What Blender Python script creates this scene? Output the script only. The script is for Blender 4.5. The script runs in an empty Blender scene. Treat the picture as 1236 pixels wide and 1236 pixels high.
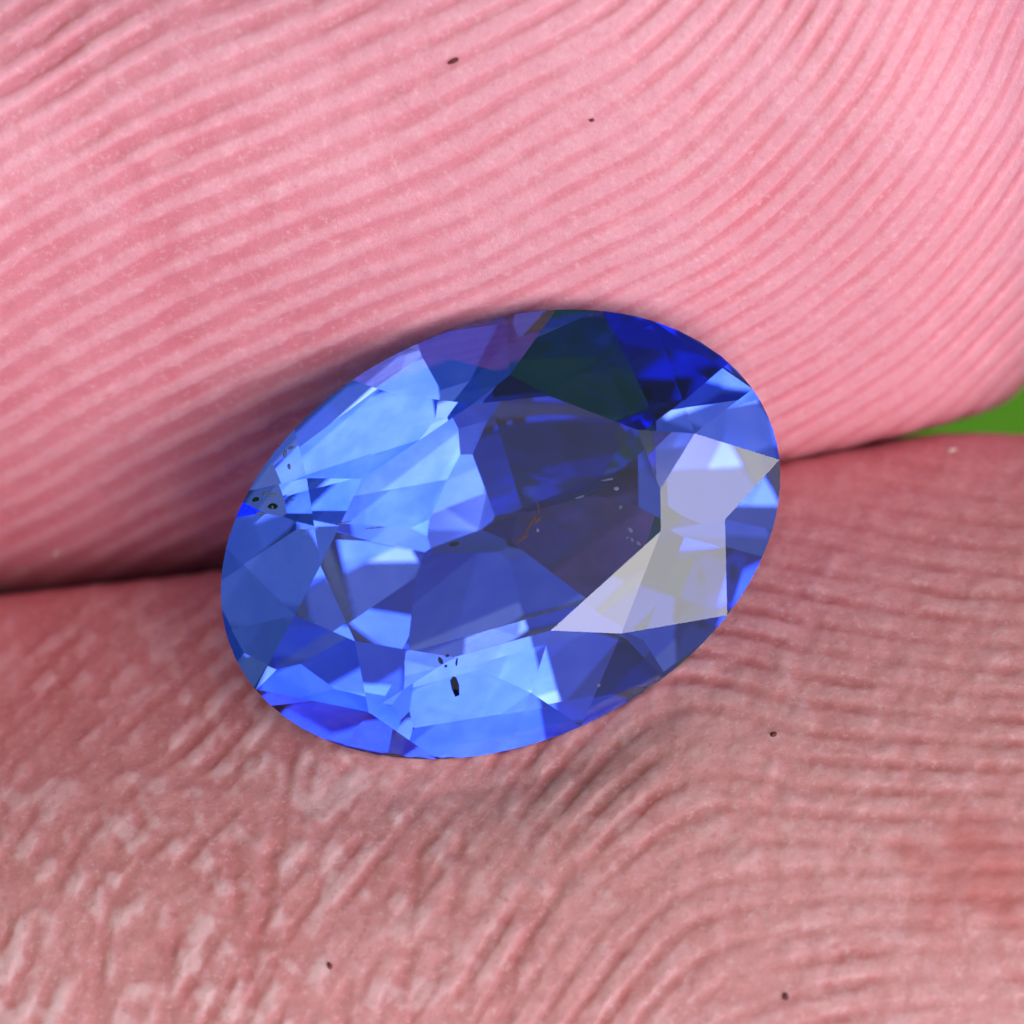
import bpy, math, random
import numpy as np
from mathutils import Vector, Matrix

# ------------------------------------------------------------------ frame
# One Blender unit is one millimetre.  Everything is laid out in a "hand frame"
# (x right, y up, z out of the pads, origin at the stone's girdle) that is then
# set into the world 1.3 m above the lawn by the rotation ROT.
PX = 82.0                                   # photograph pixels per millimetre
def fx(px, py): return ((px - 618.0) / PX, (618.0 - py) / PX)
def V(*a): return Vector(a)
pitch, az = math.radians(40.00), math.radians(-10.00)
UP = V(math.cos(pitch) * math.cos(az), math.cos(pitch) * math.sin(az), math.sin(pitch))
sp, sa = math.radians(35.96), math.radians(-28.93)
SUN_F = V(math.sin(sp) * math.cos(sa), math.sin(sp) * math.sin(sa), math.cos(sp))
wy = (SUN_F - UP * SUN_F.dot(UP)).normalized()          # the sun stands over world +Y
wx = wy.cross(UP).normalized()
ROT = Matrix((wx, wy, UP)).to_4x4()
HAND = Matrix.Translation((0, 0, 1300)) @ ROT

sc = bpy.context.scene
sc.unit_settings.system = 'METRIC'
sc.unit_settings.scale_length = 0.001
col = sc.collection
random.seed(4)
rng = np.random.default_rng(7)

# ------------------------------------------------------------------ camera
DIST = 110.0
cam = bpy.data.cameras.new('camera')
cam.sensor_width = 36
cam.lens = 36 * DIST / (1236 / PX)
cam.clip_start, cam.clip_end = 5, 6e6
cam.dof.use_dof = True
cam.dof.focus_distance = DIST - 0.2
cam.dof.aperture_fstop = cam.lens * 1e-3 / (2 * 1.3)     # 1.3 mm aperture radius
camo = bpy.data.objects.new('camera', cam)
camo.matrix_world = HAND @ Matrix.Translation((0, 0, DIST))
col.objects.link(camo)
sc.camera = camo

# ------------------------------------------------------------------ sky, sun, exposure
sun_w = (ROT.to_3x3() @ SUN_F).normalized()
elev = math.asin(sun_w.z)
w = bpy.data.worlds.new('World'); sc.world = w; w.use_nodes = True
nt = w.node_tree
sky = nt.nodes.new('ShaderNodeTexSky')
sky.sky_type = 'NISHITA'; sky.sun_disc = False
sky.sun_elevation = elev; sky.sun_rotation = 0.0
sky.dust_density = 10.0; sky.air_density = 1.0; sky.ozone_density = 8.0
bg = nt.nodes['Background']; bg.inputs['Strength'].default_value = 0.06
nt.links.new(sky.outputs[0], bg.inputs[0])
sl = bpy.data.lights.new('sun', 'SUN')
sl.energy = 1.5; sl.angle = math.radians(53.4); sl.color = (1.0, 0.98, 0.985)
so = bpy.data.objects.new('sun', sl)
so.rotation_euler = sun_w.to_track_quat('Z', 'Y').to_euler()
so.location = (0, 0, 3000)
col.objects.link(so)
sc.view_settings.view_transform = 'Standard'
sc.view_settings.look = 'None'
sc.view_settings.gamma = 1
sc.view_settings.exposure = 0.45
sc.cycles.use_denoising = True
sc.cycles.max_bounces = 20
sc.cycles.transmission_bounces = 20
sc.cycles.glossy_bounces = 12
sc.cycles.diffuse_bounces = 4
sc.cycles.caustics_reflective = False
sc.cycles.caustics_refractive = True
sc.cycles.sample_clamp_indirect = 6

# ------------------------------------------------------------------ material helpers
def mat(name):
    m = bpy.data.materials.new(name); m.use_nodes = True
    t = m.node_tree
    return m, t, t.nodes['Principled BSDF']
def node(t, kind, **kw):
    n = t.nodes.new(kind)
    for k, v in kw.items():
        if k.startswith('i_'):
            key = k[2:]
            n.inputs[int(key) if key.isdigit() else key].default_value = v
        else: setattr(n, k, v)
    return n
def mixc(t, fac, a, b, blend='MIX'):
    n = node(t, 'ShaderNodeMix', data_type='RGBA', blend_type=blend)
    for sock, val in ((n.inputs[0], fac), (n.inputs[6], a), (n.inputs[7], b)):
        if hasattr(val, 'links') or isinstance(val, bpy.types.NodeSocket): t.links.new(val, sock)
        else: sock.default_value = val
    return n.outputs[2]
def ramp(t, src, lo, hi, a=0.0, b=1.0):
    n = node(t, 'ShaderNodeMapRange', interpolation_type='SMOOTHSTEP')
    t.links.new(src, n.inputs[0])
    n.inputs[1].default_value, n.inputs[2].default_value = lo, hi
    n.inputs[3].default_value, n.inputs[4].default_value = a, b
    return n.outputs[0]
def mathn(t, op, a, b):
    n = node(t, 'ShaderNodeMath', operation=op)
    for s, v in ((n.inputs[0], a), (n.inputs[1], b)):
        if isinstance(v, bpy.types.NodeSocket): t.links.new(v, s)
        else: s.default_value = v
    return n.outputs[0]

def mesh_obj(name, verts, faces, material, parent=None, smooth=False):
    me = bpy.data.meshes.new(name)
    me.from_pydata([tuple(v) for v in verts], [], faces)
    me.update()
    if smooth: me.polygons.foreach_set('use_smooth', [True] * len(me.polygons))
    me.materials.append(material)
    o = bpy.data.objects.new(name, me); col.objects.link(o)
    if parent is not None: o.parent = parent
    else: o.matrix_world = HAND
    return o
def tag(o, label, cat, group=None):
    o['label'] = label; o['category'] = cat
    if group: o['group'] = group
    return o

# ------------------------------------------------------------------ lawn (setting)
def lawn_material():
    m, t, b = mat('lawn_green')
    co = node(t, 'ShaderNodeTexCoord')
    n1 = node(t, 'ShaderNodeTexNoise', i_Scale=0.004, i_Detail=6.0); t.links.new(co.outputs['Object'], n1.inputs[0])
    n2 = node(t, 'ShaderNodeTexNoise', i_Scale=0.05, i_Detail=4.0); t.links.new(co.outputs['Object'], n2.inputs[0])
    c = mixc(t, ramp(t, n1.outputs[0], .35, .65), (.055, .175, .009, 1), (.075, .215, .011, 1))
    c = mixc(t, ramp(t, n2.outputs[0], .35, .65), c, (.065, .195, .010, 1))
    t.links.new(c, b.inputs['Base Color'])
    b.inputs['Roughness'].default_value = 0.9
    b.inputs['Specular IOR Level'].default_value = 0.1
    return m
R = 3.0e6
g = mesh_obj('lawn', [(-R, -R, 0), (R, -R, 0), (R, R, 0), (-R, R, 0)], [(0, 1, 2, 3)], lawn_material())
g.matrix_world = Matrix.Identity(4)
g['kind'] = 'structure'

# ------------------------------------------------------------------ friction ridges
# An orientation field read off the skin is integrated to a phase and cleaned up
# with oriented band-pass filters, which leaves forks and endings like real ridges.
STEP, NG, G0 = 3.0, 600, -282.0
gx = G0 + STEP * np.arange(NG)
GX, GY = np.meshgrid(gx, gx)                     # pixel x, pixel y (down)
FU = np.fft.fftfreq(NG)[:, None]; FV = np.fft.rfftfreq(NG)[None, :]
def idw(samples, cols, p=3.0, soft=45.0):
    W = 0; acc = [0] * cols
    for s in samples:
        d2 = (GX - s[0]) ** 2 + (GY - s[1]) ** 2
        wgt = (d2 + soft ** 2) ** (-p / 2)
        W = W + wgt
        for c in range(cols): acc[c] = acc[c] + wgt * s[2 + c]
    return [a / W for a in acc]
def blur(a, sig):                                # sig in grid cells
    return np.fft.irfft2(np.fft.rfft2(a) * np.exp(-2 * (math.pi * sig) ** 2 * (FU ** 2 + FV ** 2)), s=a.shape)
def noise(sig, seed):
    a = blur(np.random.default_rng(seed).standard_normal((NG, NG)), sig)
    return a / a.std()
def ridge_field(samples, seed, iters, rough, nor=14, elong=0.30):
    s2 = [(x, y, math.cos(2 * math.radians(a)), math.sin(2 * math.radians(a)), per) for x, y, a, per in samples]
    c2, sn2, per = idw(s2, 3)
    th = 0.5 * np.arctan2(sn2, c2) + 0.06 * noise(14, seed + 1)
    per = per / STEP * (1 + 0.05 * noise(20, seed + 2))
    # phase gradient: normal to the ridge, pointing up-left; grid y runs down
    nx, ny = -np.sin(th), -np.cos(th)
    k = 2 * math.pi / per
    A, B = k * nx, k * ny
    # integrate the gradient in the least-squares sense; mirrored copies keep the borders free
    zc, zr = np.zeros((NG, 1)), np.zeros((1, NG))
    Ah = np.hstack([.5 * (A[:, :-1] + A[:, 1:]), zc]); Bh = np.vstack([.5 * (B[:-1] + B[1:]), zr])
    mx = lambda Q: np.hstack([Q, -np.hstack([Q[:, :-1][:, ::-1], zc])])
    Ae = mx(Ah); Ae = np.vstack([Ae, Ae[::-1]])
    Be = np.hstack([Bh, Bh[:, ::-1]]); Be = np.vstack([Be, -np.vstack([Be[:-1][::-1], np.zeros((1, 2 * NG))])])
    div = Ae - np.roll(Ae, 1, 1) + Be - np.roll(Be, 1, 0)
    f2, f3 = np.fft.fftfreq(2 * NG)[:, None], np.fft.rfftfreq(2 * NG)[None, :]
    den = 2 * np.cos(2 * math.pi * f2) + 2 * np.cos(2 * math.pi * f3) - 4; den[0, 0] = 1
    ph = np.fft.irfft2(np.fft.rfft2(div) / den, s=div.shape)[:NG, :NG]
    x = np.cos(ph) + rough * noise(1.2, seed + 3)
    pbins = np.quantile(per, [0.12, 0.5, 0.88])
    tq = (th % math.pi) / math.pi * nor
    i0 = np.floor(tq).astype(int) % nor; fr = tq - np.floor(tq); i1 = (i0 + 1) % nor
    pb = np.interp(per, pbins, [0, 1, 2])
    for it in range(iters):
        F = np.fft.rfft2(x); out = np.zeros_like(x)
        for q in range(nor):
            wq = np.where(i0 == q, 1 - fr, 0) + np.where(i1 == q, fr, 0)
            if wq.max() == 0: continue
            a = math.pi * q / nor
            un, ut = (-math.sin(a), -math.cos(a)), (math.cos(a), -math.sin(a))
            fn = FV * un[0] + FU * un[1]; ft = FV * ut[0] + FU * ut[1]
            for j, P in enumerate(pbins):
                wj = wq * np.clip(1 - np.abs(pb - j), 0, 1)
                if wj.max() == 0: continue
                f0 = 1 / P
                H = np.exp(-((np.abs(fn) - f0) / (0.33 * f0)) ** 2 / 2 - (ft / (elong * f0)) ** 2 / 2)
                out += wj * np.fft.irfft2(F * H, s=x.shape)
        x = np.tanh((1.6 if it < iters - 1 else 1.0) * out / out.std())
    return x, th, per
def sample(field, X, Y):
    u = np.clip((X * PX + 618 - G0) / STEP, 0, NG - 1.001); v = np.clip((618 - Y * PX - G0) / STEP, 0, NG - 1.001)
    i, j = u.astype(int), v.astype(int); a, b = u - i, v - j
    return (field[j, i] * (1 - a) * (1 - b) + field[j, i + 1] * a * (1 - b)
            + field[j + 1, i] * (1 - a) * b + field[j + 1, i + 1] * a * b)

UPPER = [(30, 60, 47, 34), (100, 30, 45, 34), (250, 40, 33, 36), (60, 200, 40, 36), (50, 330, 33, 36), (0, 450, 32, 34),
         (100, 570, 34, 30), (60, 650, 20, 24), (220, 640, 14, 22), (300, 250, 25, 36), (450, 150, 21, 33), (550, 350, 13, 20),
         (350, 450, 16, 26), (250, 425, 23, 30), (550, 50, 27, 30), (668, 100, 25, 27), (818, 50, 39, 25), (943, 50, 55, 26),
         (1068, 50, 68, 27), (1193, 75, 80, 28), (918, 125, 42, 24), (1068, 150, 58, 26), (1193, 200, 63, 26), (768, 250, 26, 23),
         (918, 250, 38, 24), (1068, 250, 48, 24), (1168, 325, 50, 22), (768, 340, 21, 22), (918, 350, 31, 24), (1068, 375, 40, 23),
         (1168, 400, 44, 20), (968, 440, 31, 21), (993, 500, 25, 18), (718, 300, 20, 21), (600, 250, 19, 24), (430, 290, 20, 31),
         (150, 470, 30, 32), (1150, -150, 80, 28), (700, -150, 40, 28), (200, -150, 45, 34), (-150, 300, 40, 36), (1400, 200, 70, 26)]
LOWER = [(1068, 693, -16, 30), (1193, 768, -8, 29), (1068, 843, -13, 30), (968, 768, -20, 28), (918, 918, -24, 26), (1168, 943, -8, 28),
         (1068, 1018, -6, 28), (868, 993, 4, 27), (768, 1018, 32, 28), (693, 1068, 50, 31), (643, 1093, 60, 34), (660, 1010, 56, 30), (600, 1040, 66, 32), (720, 1120, 46, 32), (640, 1180, 58, 34), (818, 1068, 14, 28),
         (968, 1068, 3, 28), (1118, 1093, -1, 28), (768, 1168, 34, 31), (968, 1168, 8, 30), (1118, 1193, 0, 30), (668, 1200, 42, 34),
         (718, 943, 44, 28), (575, 1118, 66, 38), (525, 1018, 70, 36), (400, 993, 66, 36), (300, 1068, 80, 42), (75, 1118, 82, 42),
         (175, 1168, 70, 42), (50, 1043, 74, 40), (150, 918, 30, 28), (125, 958, 34, 28), (275, 943, 24, 28), (50, 868, 45, 30),
         (350, 943, 78, 34), (200, 800, 20, 28), (450, 1200, 80, 40), (620, 960, 62, 30), (1000, 620, -14, 26), (1200, 600, -10, 26),
         (100, 1400, 85, 42), (900, 1400, 20, 30)]

# ------------------------------------------------------------------ fingers
def spline(pts, X):
    xs, ys = zip(*[fx(*p) for p in pts])
    return np.interp(X, xs, ys)
def contact(pts, X):                             # smooth polyline in millimetres
    return sum(spline(pts, X + d) for d in (-.8, -.4, 0, .4, .8)) / 5
SEAM_U = [(-600, 800), (0, 725), (250, 697), (600, 632), (945, 562), (1060, 533), (1130, 514), (1180, 500), (1900, 300)]
SEAM_L = [(-600, 800), (0, 725), (250, 697), (600, 632), (945, 562), (1060, 535), (1140, 521), (1236, 520), (1500, 545), (1900, 620)]
# the stone's oval in the frame
OX, OY = fx(604, 645)
OA, OB, OT = 353 / PX, 251 / PX, math.radians(24.5)
cu, su = math.cos(OT), math.sin(OT)
def oval(X, Y):
    dx, dy = X - OX, Y - OY
    return (dx * cu + dy * su), (-dx * su + dy * cu)
def graded(bounds, dens):                        # parameter values with piecewise density
    out = []
    for (a, b), n in zip(zip(bounds[:-1], bounds[1:]), dens):
        out.append(np.linspace(a, b, n, endpoint=False))
    return np.concatenate(out + [np.array([bounds[-1]])])
def soft(x, k): return k * np.logaddexp(0, x / k)

FRONT = {}
PAV = 3.09                                       # pavilion depth
def finger(name, name_key, drop, reach, C0, ang, w0, h0, s1, s2, sback, seam, side, phis, ss, n, fld, material):
    e1 = np.array([math.cos(ang), math.sin(ang)]); e2 = np.array([-e1[1], e1[0]])
    S, P = np.meshgrid(ss, phis, indexing='ij')
    q = np.clip((S - s1) / (s2 - s1), 0, 1)
    tip = (1 - q ** 2.2) ** (1 / 2.2)
    qb = np.clip((sback + 12 - S) / 12, 0, 1)    # far end closes off rounded, well outside the view
    tip = np.maximum(tip * (1 - qb ** 2.5) ** 0.4, 1e-3)
    c, s = np.cos(P), np.sin(P)
    E = w0 * tip * np.sign(c) * np.abs(c) ** (2 / n)
    Z = h0 * tip ** 0.8 * np.sign(s) * np.abs(s) ** (2 / n)
    X = C0[0] + S * e1[0] + E * e2[0]; Y = C0[1] + S * e1[1] + E * e2[1]; Z = Z + C0[2]
    # broad unevenness of the flesh
    for kx, ky, ph, am in ((.55, .3, .4, .06), (.25, .75, 1.7, .07), (1.1, .6, 2.9, .025), (.5, 1.3, 4.1, .03)):
        Z = Z + am * np.sin(kx * X + ky * Y + ph)
    # towards the joint both pads fall away into the crease
    Yq = contact(seam, X); dq = np.clip(side * (Y - Yq), 0, 9)
    fall = np.clip((1.5 - X) / 9.0, 0, 1.3) ** 1.5
    Z = Z - np.where(Z > C0[2], drop * fall * np.exp(-(dq / reach) ** 2), 0)
    # the two pads press flat against one another
    Yc = contact(seam, X)
    kk = 0.13
    Y = Yc + side * (soft(side * (Y - Yc), kk) - 0.05)
    # the stone's pavilion beds into the pads
    u, v = oval(X, Y)
    r = np.sqrt((u / OA) ** 2 + (v / OB) ** 2)
    lim = np.interp(r, [0, .3, .55, .8, .97, 1.0, 1.15, 2.2], [-3.45, -3.3, -2.55, -1.6, -.42, -.20, .14, 3.5])
    front = Z > C0[2]
    Zl = -soft(-(Z - lim), 0.12) + lim
    Z = np.where(front, Zl, Z)
    # normals and ridges
    def grads(A): return np.gradient(A, axis=0), np.gradient(A, axis=1)
    (xs, xp), (ys, yp), (zs, zp) = grads(X), grads(Y), grads(Z)
    N = np.stack([ys * zp - zs * yp, zs * xp - xs * zp, xs * yp - ys * xp], -1)
    N /= np.maximum(np.linalg.norm(N, axis=-1, keepdims=True), 1e-12)
    mid = N[len(ss) // 2, np.argmin(np.abs(phis - math.pi / 2))]
    flip = mid[2] < 0
    if flip: N = -N
    vis = np.clip((Z - C0[2]) / 1.2, 0, 1)
    off, tone, dry = fld(X, Y)
    blo = np.clip(.45 + .22 * sample(brk, X, Y) + .16 * sample(midn, X, Y), 0, 1)
    red = sample(REDP, X, Y)
    D = off * vis
    Pn = np.stack([X, Y, Z], -1) + N * D[..., None]
    FRONT[name_key] = Pn.reshape(-1, 3)[(Z > C0[2]).reshape(-1)]
    a, b = S.shape
    idx = np.arange(a * b).reshape(a, b)
    f = np.stack([idx[:-1, :-1], idx[1:, :-1], idx[1:, 1:], idx[:-1, 1:]], -1).reshape(-1, 4)
    wrap = idx[:, [0, -1]]
    if not flip: pass
    else: f = f[:, ::-1]
    me = bpy.data.meshes.new(name)
    nv, nf = a * b, len(f)
    me.vertices.add(nv); me.vertices.foreach_set('co', Pn.reshape(-1).astype(np.float32))
    me.loops.add(nf * 4); me.loops.foreach_set('vertex_index', f.reshape(-1).astype(np.int32))
    me.polygons.add(nf)
    me.polygons.foreach_set('loop_start', (np.arange(nf) * 4).astype(np.int32))
    me.update(calc_edges=True); me.validate()
    me.polygons.foreach_set('use_smooth', np.ones(len(me.polygons), bool))
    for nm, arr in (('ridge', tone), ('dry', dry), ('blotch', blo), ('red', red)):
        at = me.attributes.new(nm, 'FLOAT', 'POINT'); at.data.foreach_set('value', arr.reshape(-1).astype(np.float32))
    me.materials.append(material)
    o = bpy.data.objects.new(name, me); col.objects.link(o); o.matrix_world = HAND
    return o

def skin(name, deep, flesh, pale, dryc, blotch=None, rough=.43):
    m, t, b = mat(name)
    co = node(t, 'ShaderNodeTexCoord')
    def nz(scale, det=4.0, ro=.55):
        n = node(t, 'ShaderNodeTexNoise', i_Scale=scale, i_Detail=det, i_Roughness=ro)
        t.links.new(co.outputs['Object'], n.inputs[0]); return n.outputs[0]
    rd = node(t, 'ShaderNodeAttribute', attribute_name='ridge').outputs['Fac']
    dr = node(t, 'ShaderNodeAttribute', attribute_name='dry').outputs['Fac']
    bl = node(t, 'ShaderNodeAttribute', attribute_name='blotch').outputs['Fac']
    c = mixc(t, bl, flesh, deep)
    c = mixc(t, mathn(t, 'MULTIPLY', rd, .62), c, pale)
    sp = nz(9, 3, .7)
    c = mixc(t, dr, c, dryc)
    c = mixc(t, ramp(t, sp, .52, .72, 0, .35), c, dryc)
    c = mixc(t, ramp(t, sp, .46, .28, 0, .40), c, deep)
    if blotch:
        rb = node(t, 'ShaderNodeAttribute', attribute_name='red').outputs['Fac']
        c = mixc(t, rb, c, blotch)
    t.links.new(c, b.inputs['Base Color'])
    b.subsurface_method = 'BURLEY'
    b.inputs['Subsurface Weight'].default_value = 1.0
    b.inputs['Subsurface Radius'].default_value = (1.0, .38, .3)
    b.inputs['Subsurface Scale'].default_value = 0.22
    b.inputs['Roughness'].default_value = rough
    b.inputs['Specular IOR Level'].default_value = 0.42
    bp = node(t, 'ShaderNodeBump', i_Strength=.55, i_Distance=.03)
    t.links.new(nz(16, 3, .7), bp.inputs['Height']); t.links.new(bp.outputs[0], b.inputs['Normal'])
    return m

upr, upt, upp = ridge_field([(x, y, a, p * (1.10 if x < 400 else .96)) for x, y, a, p in UPPER], 11, 4, .55)
lor, lot, lop = ridge_field(LOWER, 23, 4, .6)
los, _, _ = ridge_field([(x, y, a + 72, p * .70) for x, y, a, p in LOWER], 51, 2, 1.2, nor=10, elong=.6)
LEFT = 1 / (1 + np.exp((GX - 560 + .25 * (GY - 900)) / 70))       # flaky, worn side of the lower pad
brk = noise(9, 71); brk2 = noise(4, 72); fine = noise(1.3, 73); midn = noise(2.6, 74)
def lines(polys, width):
    g = np.zeros_like(GX)
    for pl in polys:
        d = np.full_like(GX, 1e9)
        for (x0, y0), (x1, y1) in zip(pl[:-1], pl[1:]):
            t = np.clip(((GX - x0) * (x1 - x0) + (GY - y0) * (y1 - y0)) / ((x1 - x0) ** 2 + (y1 - y0) ** 2), 0, 1)
            d = np.minimum(d, np.hypot(GX - x0 - t * (x1 - x0), GY - y0 - t * (y1 - y0)))
        g = np.maximum(g, np.exp(-((d + 3 * brk2) / width) ** 2))
    return g
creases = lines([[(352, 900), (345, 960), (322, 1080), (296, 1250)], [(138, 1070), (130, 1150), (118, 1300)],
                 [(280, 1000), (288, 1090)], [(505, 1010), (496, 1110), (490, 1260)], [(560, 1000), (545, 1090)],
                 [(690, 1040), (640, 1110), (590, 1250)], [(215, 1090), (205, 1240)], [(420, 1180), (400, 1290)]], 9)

REDP = .7 * np.clip(1.35 - np.hypot((GX - 1210) / 95, (GY - 1045) / 85) + .25 * brk2, 0, 1)
def sstep(a, b, x):
    t = np.clip((x - a) / (b - a), 0, 1); return t * t * (3 - 2 * t)
def upper_field(X, Y):
    x = sample(upr, X, Y); b1 = sample(brk, X, Y); b2 = sample(brk2, X, Y); md = sample(midn, X, Y); fn = sample(fine, X, Y)
    right = sstep(-3.0, 3.5, X + .4 * Y)                            # broad flat ridges, thin furrows to the right
    crest = sstep(-.55, .95, x + .12 * md)
    furrow = 1 - sstep(.15, .80, -x + .10 * md) * (.85 + .12 * b2)
    prof = (1 - right) * crest + right * furrow
    am = np.clip(.029 + .008 * b1, .012, .05) * (1 + .15 * right)
    off = am * (prof - 1) + .0035 * md + .0016 * fn
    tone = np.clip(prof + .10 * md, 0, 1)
    dry = np.clip(.06 * b2 + .05 * md * crest - .02, 0, .16)
    return off, tone, dry
def lower_field(X, Y):
    x, y2 = sample(lor, X, Y), sample(los, X, Y)
    lf = sample(LEFT, X, Y); b2 = sample(brk2, X, Y); b1 = sample(brk, X, Y); cr = sample(creases, X, Y)
    md = sample(midn, X, Y); fn = sample(fine, X, Y)
    near = sstep(.6, -2.2, Y - .12 * X)                             # ridges fade out towards the crease
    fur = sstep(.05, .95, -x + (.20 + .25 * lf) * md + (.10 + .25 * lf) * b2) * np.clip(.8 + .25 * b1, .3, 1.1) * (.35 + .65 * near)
    frag = sstep(-.6, .6, .45 * y2 + .6 * md + .5 * b2)
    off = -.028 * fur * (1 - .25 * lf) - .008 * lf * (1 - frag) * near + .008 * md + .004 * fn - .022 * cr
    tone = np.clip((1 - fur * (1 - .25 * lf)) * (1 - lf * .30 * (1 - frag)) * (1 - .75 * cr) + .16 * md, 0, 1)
    fleck = sstep(.05, 1.1, .50 * x + .16 * y2 + .50 * md + .40 * b2 + .12 * b1)
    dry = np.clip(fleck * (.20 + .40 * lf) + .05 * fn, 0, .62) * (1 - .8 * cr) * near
    return off, tone, dry

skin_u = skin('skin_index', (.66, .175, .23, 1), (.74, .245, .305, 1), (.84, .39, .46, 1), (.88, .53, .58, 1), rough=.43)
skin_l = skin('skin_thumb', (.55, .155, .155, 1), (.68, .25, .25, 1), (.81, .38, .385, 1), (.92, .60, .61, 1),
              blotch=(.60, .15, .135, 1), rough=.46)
ph_u = graded([-math.pi / 2 - 1e-4, 0, .95, math.pi, 1.5 * math.pi], [16, 40, 400, 40])
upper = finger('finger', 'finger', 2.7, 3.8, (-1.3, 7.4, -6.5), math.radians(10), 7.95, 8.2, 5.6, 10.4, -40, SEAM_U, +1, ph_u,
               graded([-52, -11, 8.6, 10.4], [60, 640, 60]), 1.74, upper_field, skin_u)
tag(upper, 'pink fingertip with smooth parallel curved ridges, above the blue stone', 'finger')
ph_l = graded([-math.pi / 2, 0, 2.15, math.pi, 1.5 * math.pi], [40, 440, 30, 16])
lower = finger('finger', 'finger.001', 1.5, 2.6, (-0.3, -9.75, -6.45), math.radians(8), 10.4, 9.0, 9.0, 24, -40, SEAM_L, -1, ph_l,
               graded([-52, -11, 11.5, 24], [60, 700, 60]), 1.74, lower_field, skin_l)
tag(lower, 'browner finger with worn flaky whitish ridges, below the blue stone', 'finger')

# ------------------------------------------------------------------ the sapphire
HT = 0.7864                                        # table height above the girdle
def px3(p, z):                                   # pixel to frame at height z (undo the perspective)
    X, Y = fx(*p); k = (DIST - z) / DIST
    return Vector((X * k, Y * k, z))
P_px = [(665, 761), (797.7, 641), (797, 590.8), (768.8, 518.7), (662.9, 477.9), (570.5, 487.8), (437.1, 578.1), (386.7, 682.7), (428.3, 773.8), (547.3, 793.5)]
S_px = [(750.1, 764.9), (875.8, 627), (839, 523), (727, 429.8), (615.5, 452.2), (474.3, 475.7), (370.3, 577), (355.5, 742.6), (444, 860.6), (641.2, 837.3)]
G_px = [(699.6, 871.7), (896.7, 749.4), (943, 554.4), (777, 406.7), (674.5, 361), (494.2, 421.8), (352.1, 516.4), (279.3, 660.6), (315.9, 826.7), (524.6, 924)]
M_px = [(799.7, 818), (940.8, 639), (893.2, 478.4), (748, 385.5), (609.3, 391.3), (428.4, 462), (300.6, 592.4), (280.6, 758.5), (416.7, 898), (615.2, 920.9)]
# star i lies between corner i and i+1
def on_oval(p):                                  # put a girdle point exactly on the oval, return its angle
    X, Y = fx(*p); u, v = oval(X, Y)
    return math.atan2(v / OB, u / OA)
def girdle_pt(a, z):
    u, v = OA * math.cos(a), OB * math.sin(a)
    return Vector((OX + u * cu - v * su, OY + u * su + v * cu, z))
nP = len(P_px)
ga = [on_oval(p) for p in G_px]; ma_ = [on_oval(p) for p in M_px]
Pt = [px3(p, HT) for p in P_px]
Gt = [girdle_pt(a, 0.0) for a in ga]; Mt = [girdle_pt(a, 0.0) for a in ma_]
def zat(pl, x, y):
    n_, p0 = pl
    return p0.z - (n_.x * (x - p0.x) + n_.y * (y - p0.y)) / n_.z
DS = [0.134, 0.328, 0.313, -0.010, 0.191, -0.325, -0.044, 0.276, 0.645, 0.528]   # how far each star tip stands above or below its neighbours
planes = []
for i in range(nP):
    d = Gt[i] - Pt[i]; side = Vector((Mt[i].x - Mt[i - 1].x, Mt[i].y - Mt[i - 1].y, 0))
    nrm = d.cross(side); nrm = nrm if nrm.z > 0 else -nrm
    planes.append((nrm.normalized(), Pt[i]))
z0 = []
for i in range(nP):
    X, Y = fx(*S_px[i])
    z0.append(min(max(.5 * (zat(planes[i], X, Y) + zat(planes[(i + 1) % nP], X, Y)), .2), .62) + DS[i])
St = [px3(S_px[i], z0[i]) for i in range(nP)]
# every kite is cut flat: solve the star tips and girdle points for it
A_ = np.zeros((nP, 2 * nP)); r_ = np.zeros(nP)
for i in range(nP):
    Mx = np.array([[p.x, p.y, 1] for p in (Pt[i], St[i - 1], St[i])]).T
    wt = np.linalg.solve(Mx, np.array([Gt[i].x, Gt[i].y, 1]))
    A_[i, nP + i] = 1; A_[i, (i - 1) % nP] -= wt[1]; A_[i, i] -= wt[2]; r_[i] = wt[0] * HT
x0_ = np.array(z0 + [0] * nP); Wi = np.array([1.] * nP + [.25] * nP)
xz = x0_ + Wi * (A_.T @ np.linalg.solve(A_ @ (Wi[:, None] * A_.T), r_ - A_ @ x0_))
for i in range(nP): St[i].z = xz[i]; Gt[i].z = xz[nP + i]
# glass: the body colour is taken up at the back facets, the face reflects neutrally
def crown_material():
    m, t, b = mat('sapphire_crown')
    b.inputs['Base Color'].default_value = (.52, .56, 1, 1)
    b.inputs['Transmission Weight'].default_value = 1
    b.inputs['IOR'].default_value = 1.77
    b.inputs['Roughness'].default_value = 0.0
    return m
TINT = (.27, .405, .88)
def pavilion_material():
    m, t, b = mat('sapphire_pavilion')
    t.nodes.remove(b)
    gl = node(t, 'ShaderNodeBsdfGlass', i_Roughness=0.0, i_IOR=1.77)
    # per-facet tint paints in the mosaic's light and dark; colour drifts in soft zones
    dp = node(t, 'ShaderNodeAttribute', attribute_type='OBJECT', attribute_name='painted_tone').outputs['Fac']
    co = node(t, 'ShaderNodeTexCoord')
    nz = node(t, 'ShaderNodeTexNoise', i_Scale=1.3, i_Detail=3.0, i_Roughness=.6); t.links.new(co.outputs['Object'], nz.inputs[0])
    dp = mathn(t, 'MULTIPLY', dp, ramp(t, nz.outputs[0], .3, .7, .90, 1.12))
    cc = node(t, 'ShaderNodeCombineColor')
    for k in range(3): t.links.new(mathn(t, 'POWER', TINT[k], dp), cc.inputs[k])
    t.links.new(cc.outputs[0], gl.inputs['Color'])
    t.links.new(gl.outputs[0], t.nodes['Material Output'].inputs[0])
    return m
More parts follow.
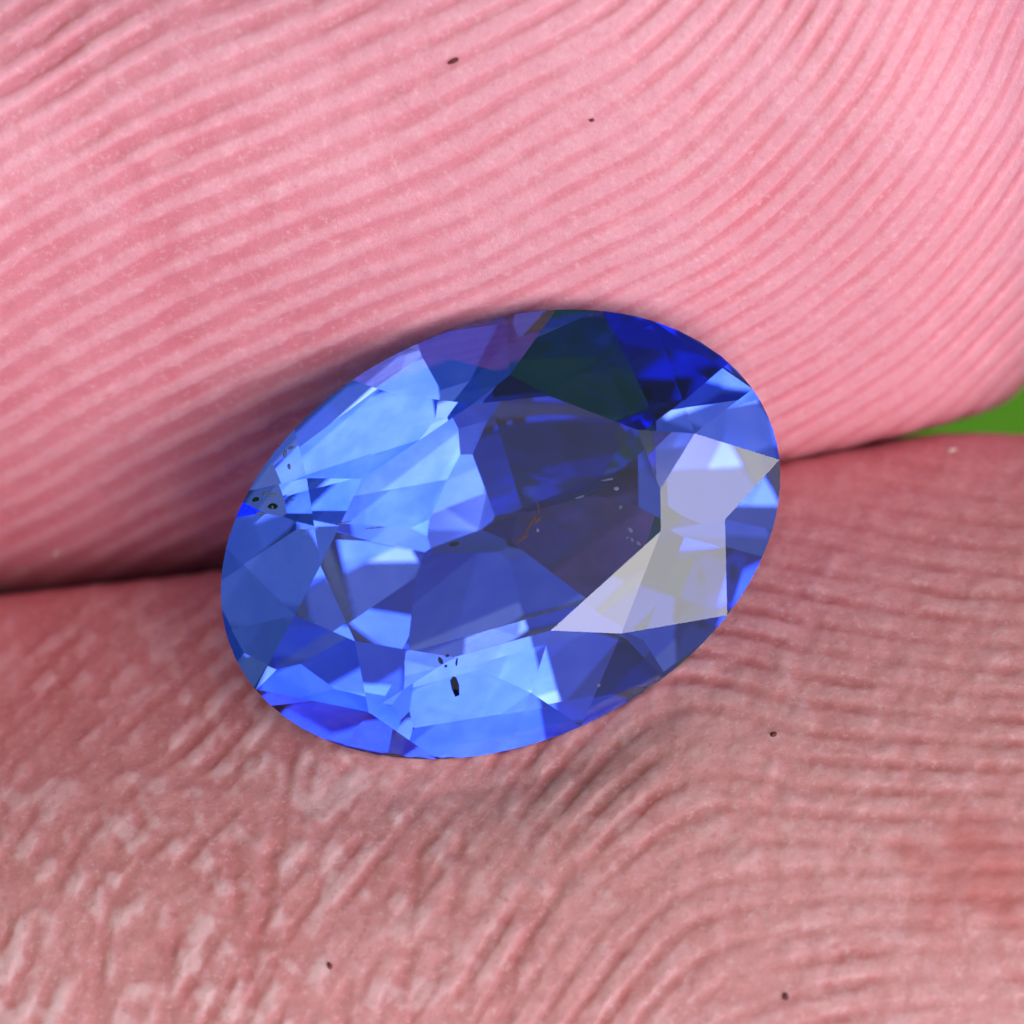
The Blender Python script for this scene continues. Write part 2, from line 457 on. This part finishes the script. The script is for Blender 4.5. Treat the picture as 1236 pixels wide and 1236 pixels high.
def girdle_material():
    m, t, b = mat('frosted_girdle')
    b.inputs['Base Color'].default_value = (.62, .70, .92, 1)
    b.inputs['Transmission Weight'].default_value = .55
    b.inputs['IOR'].default_value = 1.77
    co = node(t, 'ShaderNodeTexCoord'); n = node(t, 'ShaderNodeTexNoise', i_Scale=14.0, i_Detail=2.0)
    t.links.new(co.outputs['Object'], n.inputs[0]); t.links.new(ramp(t, n.outputs[0], .35, .65, .25, .6), b.inputs['Roughness'])
    return m
crown_m, pav_m, gir_m = crown_material(), pavilion_material(), girdle_material()

stone = bpy.data.objects.new('faceted_sapphire', None); col.objects.link(stone)
stone.matrix_world = HAND
stone.empty_display_size = 1
tag(stone, 'oval faceted blue sapphire, half pale, half navy, held between two fingertips', 'gemstone')
cent = Vector((OX, OY, -0.6))
def facet(name, pts, m):
    pts = [Vector(p) for p in pts]
    n_ = Vector((0, 0, 0)); c = sum(pts, Vector()) / len(pts)
    for a, b in zip(pts, pts[1:] + pts[:1]): n_ += (a - c).cross(b - c)
    if n_.dot(c - cent) < 0: pts = pts[::-1]
    return mesh_obj(name, pts, [tuple(range(len(pts)))], m, stone)
# rounded girdle outline: extra points between neighbours, carried on the facet planes
def tri_plane(a, b, c):
    n_ = (b - a).cross(c - a); n_ = n_ if n_.z > 0 else -n_
    return (n_.normalized(), a)
ring_a, ring_top = [], []
arcs = {}
def arc(a0, a1, pl, n=5):
    d = (a1 - a0 + math.pi) % (2 * math.pi) - math.pi
    out = []
    for k in range(1, n):
        p = girdle_pt(a0 + d * k / n, 0)
        p.z = max(zat(pl, p.x, p.y), -0.09); out.append((a0 + d * k / n, p))
    return out
for i in range(nP):
    j = (i + 1) % nP
    a1 = arc(ga[i], ma_[i], tri_plane(St[i], Gt[i], Mt[i])); a2 = arc(ma_[i], ga[j], tri_plane(St[i], Mt[i], Gt[j]))
    ring_a += [ga[i]] + [a for a, _ in a1] + [ma_[i]] + [a for a, _ in a2]
    ring_top += [Gt[i]] + [p for _, p in a1] + [Mt[i]] + [p for _, p in a2]
    facet('upper_girdle_facet', [St[i], Gt[i]] + [p for _, p in a1] + [Mt[i]], crown_m)
    facet('upper_girdle_facet', [St[i], Mt[i]] + [p for _, p in a2] + [Gt[j]], crown_m)
    facet('star_facet', [Pt[i], Pt[j], St[i]], crown_m)
    facet('kite_facet', [Pt[i], St[i], Gt[i], St[i - 1]], crown_m)
facet('table_facet', Pt, crown_m)
# the pavilion: native-cut back facets, each a plane (azimuth, slope, distance beyond the girdle)
GB = -0.13
PAVILION = [(1.8023, 1.1023, 0.0335, 1.192), (4.1007, 0.8470, 1.1415, 0.562), (1.2644, 0.7092, 0.0089, 1.152), (4.2463, 0.8160, 0.7807, 1.716),
            (0.0838, 1.0300, 1.0973, 0.993), (3.9629, 0.8151, 0.4391, 0.695), (5.3814, 0.5495, 1.3710, 1.922), (0.5087, 0.9537, 1.0835, 1.933),
            (4.2611, 0.7074, 0.7569, 1.351), (0.5816, 0.8706, 0.2068, 0.328), (1.8843, 0.9465, 0.5175, 1.256), (3.5370, 0.6818, 0.0322, 0.684),
            (5.5727, 0.8046, 0.7311, 1.620), (1.4776, 1.0454, 1.1694, 1.312), (5.6635, 1.1170, 0.6346, 0.838), (4.9583, 0.9808, 0.6804, 1.652),
            (2.6448, 0.9750, 0.6858, 1.968), (1.1439, 1.0412, 0.1505, 1.932), (2.7169, 1.0864, 0.8762, 1.383), (0.2390, 0.5456, 0.5465, 1.802),
            (1.2351, 0.8712, 0.1189, 1.815), (2.1575, 0.7999, 0.0000, 0.596), (2.3000, 0.7879, 0.1420, 0.435), (0.7536, 0.7701, 0.6349, 0.908),
            (0.4985, 0.8413, 1.5850, 1.992), (3.1797, 0.9456, 1.0144, 1.801), (1.1480, 0.8800, 0.2786, 0.745), (5.8583, 1.0336, 0.3323, 2.000),
            (1.5059, 0.5236, 0.6258, 1.292), (1.5570, 0.6437, 0.1855, 1.582), (1.2673, 0.9076, 0.4619, 1.966), (0.6966, 0.8160, 1.2245, 1.828),
            (1.8341, 0.7938, 0.0085, 1.356), (0.3329, 0.9338, 0.9111, 1.222), (2.1906, 0.7089, 0.2597, 1.811), (1.9036, 0.6119, 0.4613, 0.956),
            (1.2109, 1.1170, 0.4464, 0.861), (2.4251, 0.8521, 0.3096, 0.502), (2.1674, 0.7721, 0.0473, 1.992), (0.2641, 0.6947, 0.0025, 0.580),
            (6.1772, 0.6156, 0.7249, 1.465), (0.8416, 1.0519, 1.1062, 0.373), (0.3939, 0.6931, 0.0373, 1.413), (6.0955, 1.1170, 1.5006, 1.471),
            (5.3266, 1.1170, 0.5812, 0.398), (5.6520, 1.0198, 1.5578, 0.963), (4.1474, 0.6621, 0.2303, 1.583), (3.3168, 0.6445, 0.2505, 1.091),
            (3.5636, 0.7640, 0.0013, 1.846), (4.0463, 0.7549, 0.0003, 1.897), (3.9454, 0.6818, 0.0784, 0.990), (4.4607, 0.6941, 0.3238, 0.564),
            (2.0505, 0.8456, 1.3230, 1.644), (4.3765, 1.1022, 0.0000, 0.630), (3.6454, 0.6276, 0.6867, 0.528), (5.0290, 0.7636, 0.0456, 1.096),
            (5.3838, 1.0645, 0.0625, 0.383), (5.8806, 0.7612, 0.7602, 0.365), (5.5493, 0.8557, 0.7083, 1.092), (5.5323, 0.6407, 0.2692, 0.459),
            (0.1280, 0.9650, 0.2334, 0.300), (0.1839, 0.8581, 0.7019, 1.198), (2.7372, 0.7401, 0.3711, 1.677), (2.6188, 0.7854, 0.5249, 0.371),
            (2.2658, 0.7432, 0.4487, 0.785), (1.6174, 0.7145, 0.3137, 0.306), (1.6452, 0.7566, 0.2810, 1.465), (1.4581, 0.6613, 0.0669, 1.182),
            (0.1740, 0.8578, 1.2855, 0.300), (0.6332, 1.0994, 0.0373, 0.814), (1.6499, 0.8079, 0.0038, 0.822), (0.9867, 0.6508, 1.9413, 1.702),
            (1.8158, 0.8270, 0.0000, 0.819), (0.7834, 0.8322, 0.3055, 0.592), (3.1606, 1.0007, 0.4971, 1.448), (3.5409, 0.9228, 0.9978, 0.829),
            (3.9613, 0.7327, 0.0059, 1.557), (4.8052, 0.9839, 0.7926, 0.961), (4.3768, 0.5710, 0.9140, 1.201), (3.2991, 0.6941, 0.1420, 0.983),
            (3.6916, 0.7517, 0.0000, 0.372), (0.3464, 0.5634, 0.3538, 1.258), (5.9361, 0.9820, 0.5367, 1.175), (1.6922, 0.9342, 0.6694, 1.392),
            (4.9698, 1.0567, 0.0201, 0.393), (5.0835, 0.6255, 0.2222, 0.408), (5.9589, 0.9995, 0.9448, 1.060), (5.3725, 0.5256, 0.5677, 1.826),
            (4.9026, 0.7155, 0.2357, 1.960), (5.0786, 0.6502, 0.1646, 0.748), (4.7676, 1.0650, 0.5806, 0.364), (5.4370, 0.5595, 0.4180, 1.124),
            (1.8346, 0.7274, 0.1444, 0.947), (1.6952, 0.9157, 1.3460, 1.557), (2.3535, 0.6745, 0.3908, 1.625), (2.4841, 1.1014, 0.2086, 0.731),
            (2.1553, 0.7859, 0.0110, 1.392), (1.5452, 1.0846, 0.5150, 1.826), (2.0115, 0.8198, 1.1713, 0.959)]
import bmesh
nr, KEY = len(ring_a), 5
bm = bmesh.new()
tv = [bm.verts.new(p) for p in ring_top]
bv = [bm.verts.new((p.x, p.y, -4.6)) for p in ring_top]
for k in range(nr):
    bm.faces.new((tv[k], tv[(k + 1) % nr], bv[(k + 1) % nr], bv[k]))
bm.faces.new(bv); top_cap = bm.faces.new(tv[::-1])
bmesh.ops.recalc_face_normals(bm, faces=bm.faces)
rim = [girdle_pt(2 * math.pi * k / 80, 0) for k in range(80)]
tags_ = []
for az_, sl_, ex_, dc_ in PAVILION:
    n_ = Vector((math.sin(sl_) * math.cos(az_), math.sin(sl_) * math.sin(az_), -math.cos(sl_)))
    d_ = max(n_.x * p.x + n_.y * p.y for p in rim) + n_.z * GB + ex_
    tags_.append((n_.copy(), dc_))
    r_ = bmesh.ops.bisect_plane(bm, geom=bm.verts[:] + bm.edges[:] + bm.faces[:], dist=1e-6,
                                plane_co=n_ * d_, plane_no=n_, clear_outer=True)
    ed = [e for e in r_['geom_cut'] if isinstance(e, bmesh.types.BMEdge) and len(e.link_faces) == 1]
    if len(ed) > 2: bmesh.ops.contextual_create(bm, geom=ed)
bmesh.ops.recalc_face_normals(bm, faces=bm.faces)
segs = {}
for f in bm.faces:
    n_ = f.normal
    c = f.calc_center_median()
    if n_.z > .7: continue                       # the open top, closed by the crown
    if abs(n_.z) < .08 and c.z > -1.2:
        u, v = oval(c.x, c.y); a_ = math.atan2(v / OB, u / OA)
        k = min(range(nr), key=lambda i: abs((ring_a[i] - a_ + math.pi) % (2 * math.pi) - math.pi)) // KEY
        segs.setdefault(k, []).append([v_.co.copy() for v_ in f.verts])
    else:
        fo = facet('pavilion_facet', [v_.co.copy() for v_ in f.verts], pav_m)
        fo['painted_tone'] = max(tags_, key=lambda q: q[0].dot(n_))[1]
for k, fs in segs.items():
    vs, idx = [], []
    for pts in fs:
        idx.append(tuple(range(len(vs), len(vs) + len(pts)))); vs += pts
    mesh_obj('girdle_facet', vs, idx, gir_m, stone)
bm.free()

# ------------------------------------------------------------------ inclusions inside the stone
def plain(name, c, rough=.5, spec=.3):
    m, t, b = mat(name)
    co = node(t, 'ShaderNodeTexCoord'); n = node(t, 'ShaderNodeTexNoise', i_Scale=22.0, i_Detail=2.0)
    t.links.new(co.outputs['Object'], n.inputs[0])
    t.links.new(mixc(t, n.outputs[0], tuple(v * .6 for v in c[:3]) + (1,), c), b.inputs['Base Color'])
    b.inputs['Roughness'].default_value = rough; b.inputs['Specular IOR Level'].default_value = spec
    return m
dark_m = plain('dark_crystal', (.003, .004, .015, 1), .9, 0)
frost_m = plain('healed_fracture', (.74, .84, 1, 1), .6)
rust_m = plain('rusty_inclusion', (.42, .13, .05, 1), .6)
def lump(pxy, rx, ry, rot, rz, seed, zc):
    """A small crystal fragment: an uneven eight-sided double pyramid cut off at top and bottom."""
    r = random.Random(seed)
    c = px3(pxy, zc); ca, sa = math.cos(rot), math.sin(rot)
    vs, fs = [], []
    for lvl, sc_ in ((-rz, .45), (0, 1.0), (rz, .55)):
        for k in range(7):
            a = 2 * math.pi * k / 7; q = sc_ * r.uniform(.72, 1.15)
            x, y = rx / PX * q * math.cos(a), ry / PX * q * math.sin(a)
            vs.append((c.x + x * ca - y * sa, c.y + x * sa + y * ca, c.z + lvl + r.uniform(-.2, .2) * rz))
    for l in (0, 1):
        for k in range(7):
            k2 = (k + 1) % 7
            fs.append((l * 7 + k, l * 7 + k2, l * 7 + 7 + k2, l * 7 + 7 + k))
    fs += [tuple(range(6, -1, -1)), tuple(range(14, 21))]
    return vs, fs
def crown_z(pxy):                                # height of the stone's face over a point
    X, Y = fx(*pxy); z = HT
    for i in range(nP):
        for tri in ((Pt[i], Pt[(i + 1) % nP], St[i]), (Pt[i], St[i], Gt[i]), (St[i], Gt[i], Mt[i]), (St[i], Mt[i], Gt[(i + 1) % nP])):
            z = min(z, zat(tri_plane(*tri), X, Y))
    return z
INC = [  # pixel, half sizes in pixels, turn, material, name
    ((549, 826), 7, 19, .12, dark_m, 'dark_inclusion'), ((551, 798), 2, 8, -.1, dark_m, 'dark_inclusion'),
    ((532, 797), 4, 7, .3, dark_m, 'dark_inclusion'), ((540, 791), 3, 2.5, 0, dark_m, 'dark_inclusion'), ((538, 803), 2.5, 3, 0, dark_m, 'dark_inclusion'),
    ((310, 603), 6, 3.5, .3, dark_m, 'dark_inclusion'), ((330, 611), 9, 5, -.1, dark_m, 'dark_inclusion'),
    ((548, 657), 9, 4, .2, dark_m, 'dark_inclusion'),
    ((640, 634), 20, 2.2, 1.05, rust_m, 'rusty_inclusion'), ((648, 628), 6, 3.5, .7, rust_m, 'rusty_inclusion'),
    ((630, 650), 11, 2.5, .6, rust_m, 'rusty_inclusion'), ((650, 614), 1.6, 9, .1, rust_m, 'rusty_inclusion'),
    ((733, 579), 11, 1.6, .2, frost_m, 'pale_inclusion'), ((744, 590), 4, 3.5, 0, frost_m, 'pale_inclusion'),
    ((749, 612), 3, 3, 0, frost_m, 'pale_inclusion'), ((700, 600), 7, 1.5, .3, frost_m, 'pale_inclusion'),
    ((761, 640), 5, 3, -.8, frost_m, 'pale_inclusion'), ((771, 656), 5, 2.5, -.7, frost_m, 'pale_inclusion'),
    ((763, 652), 2.5, 4, .2, frost_m, 'pale_inclusion'), ((757, 649), 2, 2, .2, frost_m, 'pale_inclusion'),
    ((649, 640), 2.5, 4, .3, frost_m, 'pale_inclusion'),
    ((722, 826), 3, 3, 0, frost_m, 'pale_inclusion'),
    ((345, 548), 4, 7, -.1, frost_m, 'pale_inclusion'), ((350, 564), 3, 6, .3, frost_m, 'pale_inclusion'),
    ((352, 541), 7, 2.5, .3, frost_m, 'pale_inclusion'), ((329, 598), 9, 2.5, .1, frost_m, 'pale_inclusion'),
    ((320, 596), 5, 3, .5, frost_m, 'pale_inclusion'), ((316, 620), 7, 2.5, -.2, frost_m, 'pale_inclusion'),
    ((330, 612), 3, 4, .4, frost_m, 'pale_inclusion'), ((352, 604), 7, 1.5, 0, frost_m, 'pale_inclusion'),
    ((415, 631), 12, 1.4, .25, frost_m, 'pale_inclusion'), ((452, 637), 15, 1.4, .1, frost_m, 'pale_inclusion'),
    ((366, 641), 6, 1.8, -.2, frost_m, 'pale_inclusion')]
for k, (p, a_, b_, ro, m_, nm) in enumerate(INC):
    zz = crown_z(p)
    vs, fs = lump(p, a_ * .85, b_ * .85, ro, .022, 100 + k, zz - .055)
    mesh_obj(nm, vs, fs, m_, stone)

# ------------------------------------------------------------------ specks lying on the skin
def skin_point(o, pxy):
    co = FRONT[o.name]; z = 0.0
    for _ in range(3):
        p = px3(pxy, z); d2 = (co[:, 0] - p.x) ** 2 + (co[:, 1] - p.y) ** 2
        z = float(co[np.argmin(d2), 2])
    return px3(pxy, z)
grime_m = plain('grime', (.20, .045, .04, 1), .7)
flake_m = plain('skin_flake', (.90, .62, .55, 1), .6)
SPECKS = [
    (upper, (547, 74), 8, 3.5, .45, grime_m, 'dirt_speck', 'long dark speck high on the pink upper finger', 'speck'),
    (upper, (714, 145), 3.5, 2.5, .2, grime_m, 'dirt_speck', 'tiny dark speck lower on the pink upper finger', 'speck'),
    (lower, (934, 887), 4.5, 4, 0, grime_m, 'dirt_speck', 'dark speck on the lower finger, nearest beneath the stone on its navy side', 'speck'),
    (lower, (948, 1203), 4, 5, 0, grime_m, 'dirt_speck', 'dark speck on the lower finger at the bottom edge', 'speck'),
    (lower, (398, 1166), 4, 5, .3, grime_m, 'dirt_speck', 'dark speck on the flaky whitish side of the lower finger', 'speck'),
    (lower, (1148, 544), 7.5, 5, .25, flake_m, 'skin_flake', 'pale oval grain on the lower finger beside the green gap', 'grain'),
    (upper, (67, 668), 4, 5.5, -.3, flake_m, 'skin_flake', 'short pale flake by the dark crease, the one nearer the stone', 'flake'),
    (upper, (28, 688), 7, 3, .1, flake_m, 'skin_flake', 'long pale flake in the dark crease at the edge of view', 'flake')]
for k, (fo, p, a_, b_, ro, m_, nm, lab, cat) in enumerate(SPECKS):
    pt = skin_point(fo, p)
    vs, fs = lump(p, a_, b_, ro, .025, 300 + k, pt.z + .012)
    tag(mesh_obj(nm, vs, fs, m_, None, True), lab, cat)
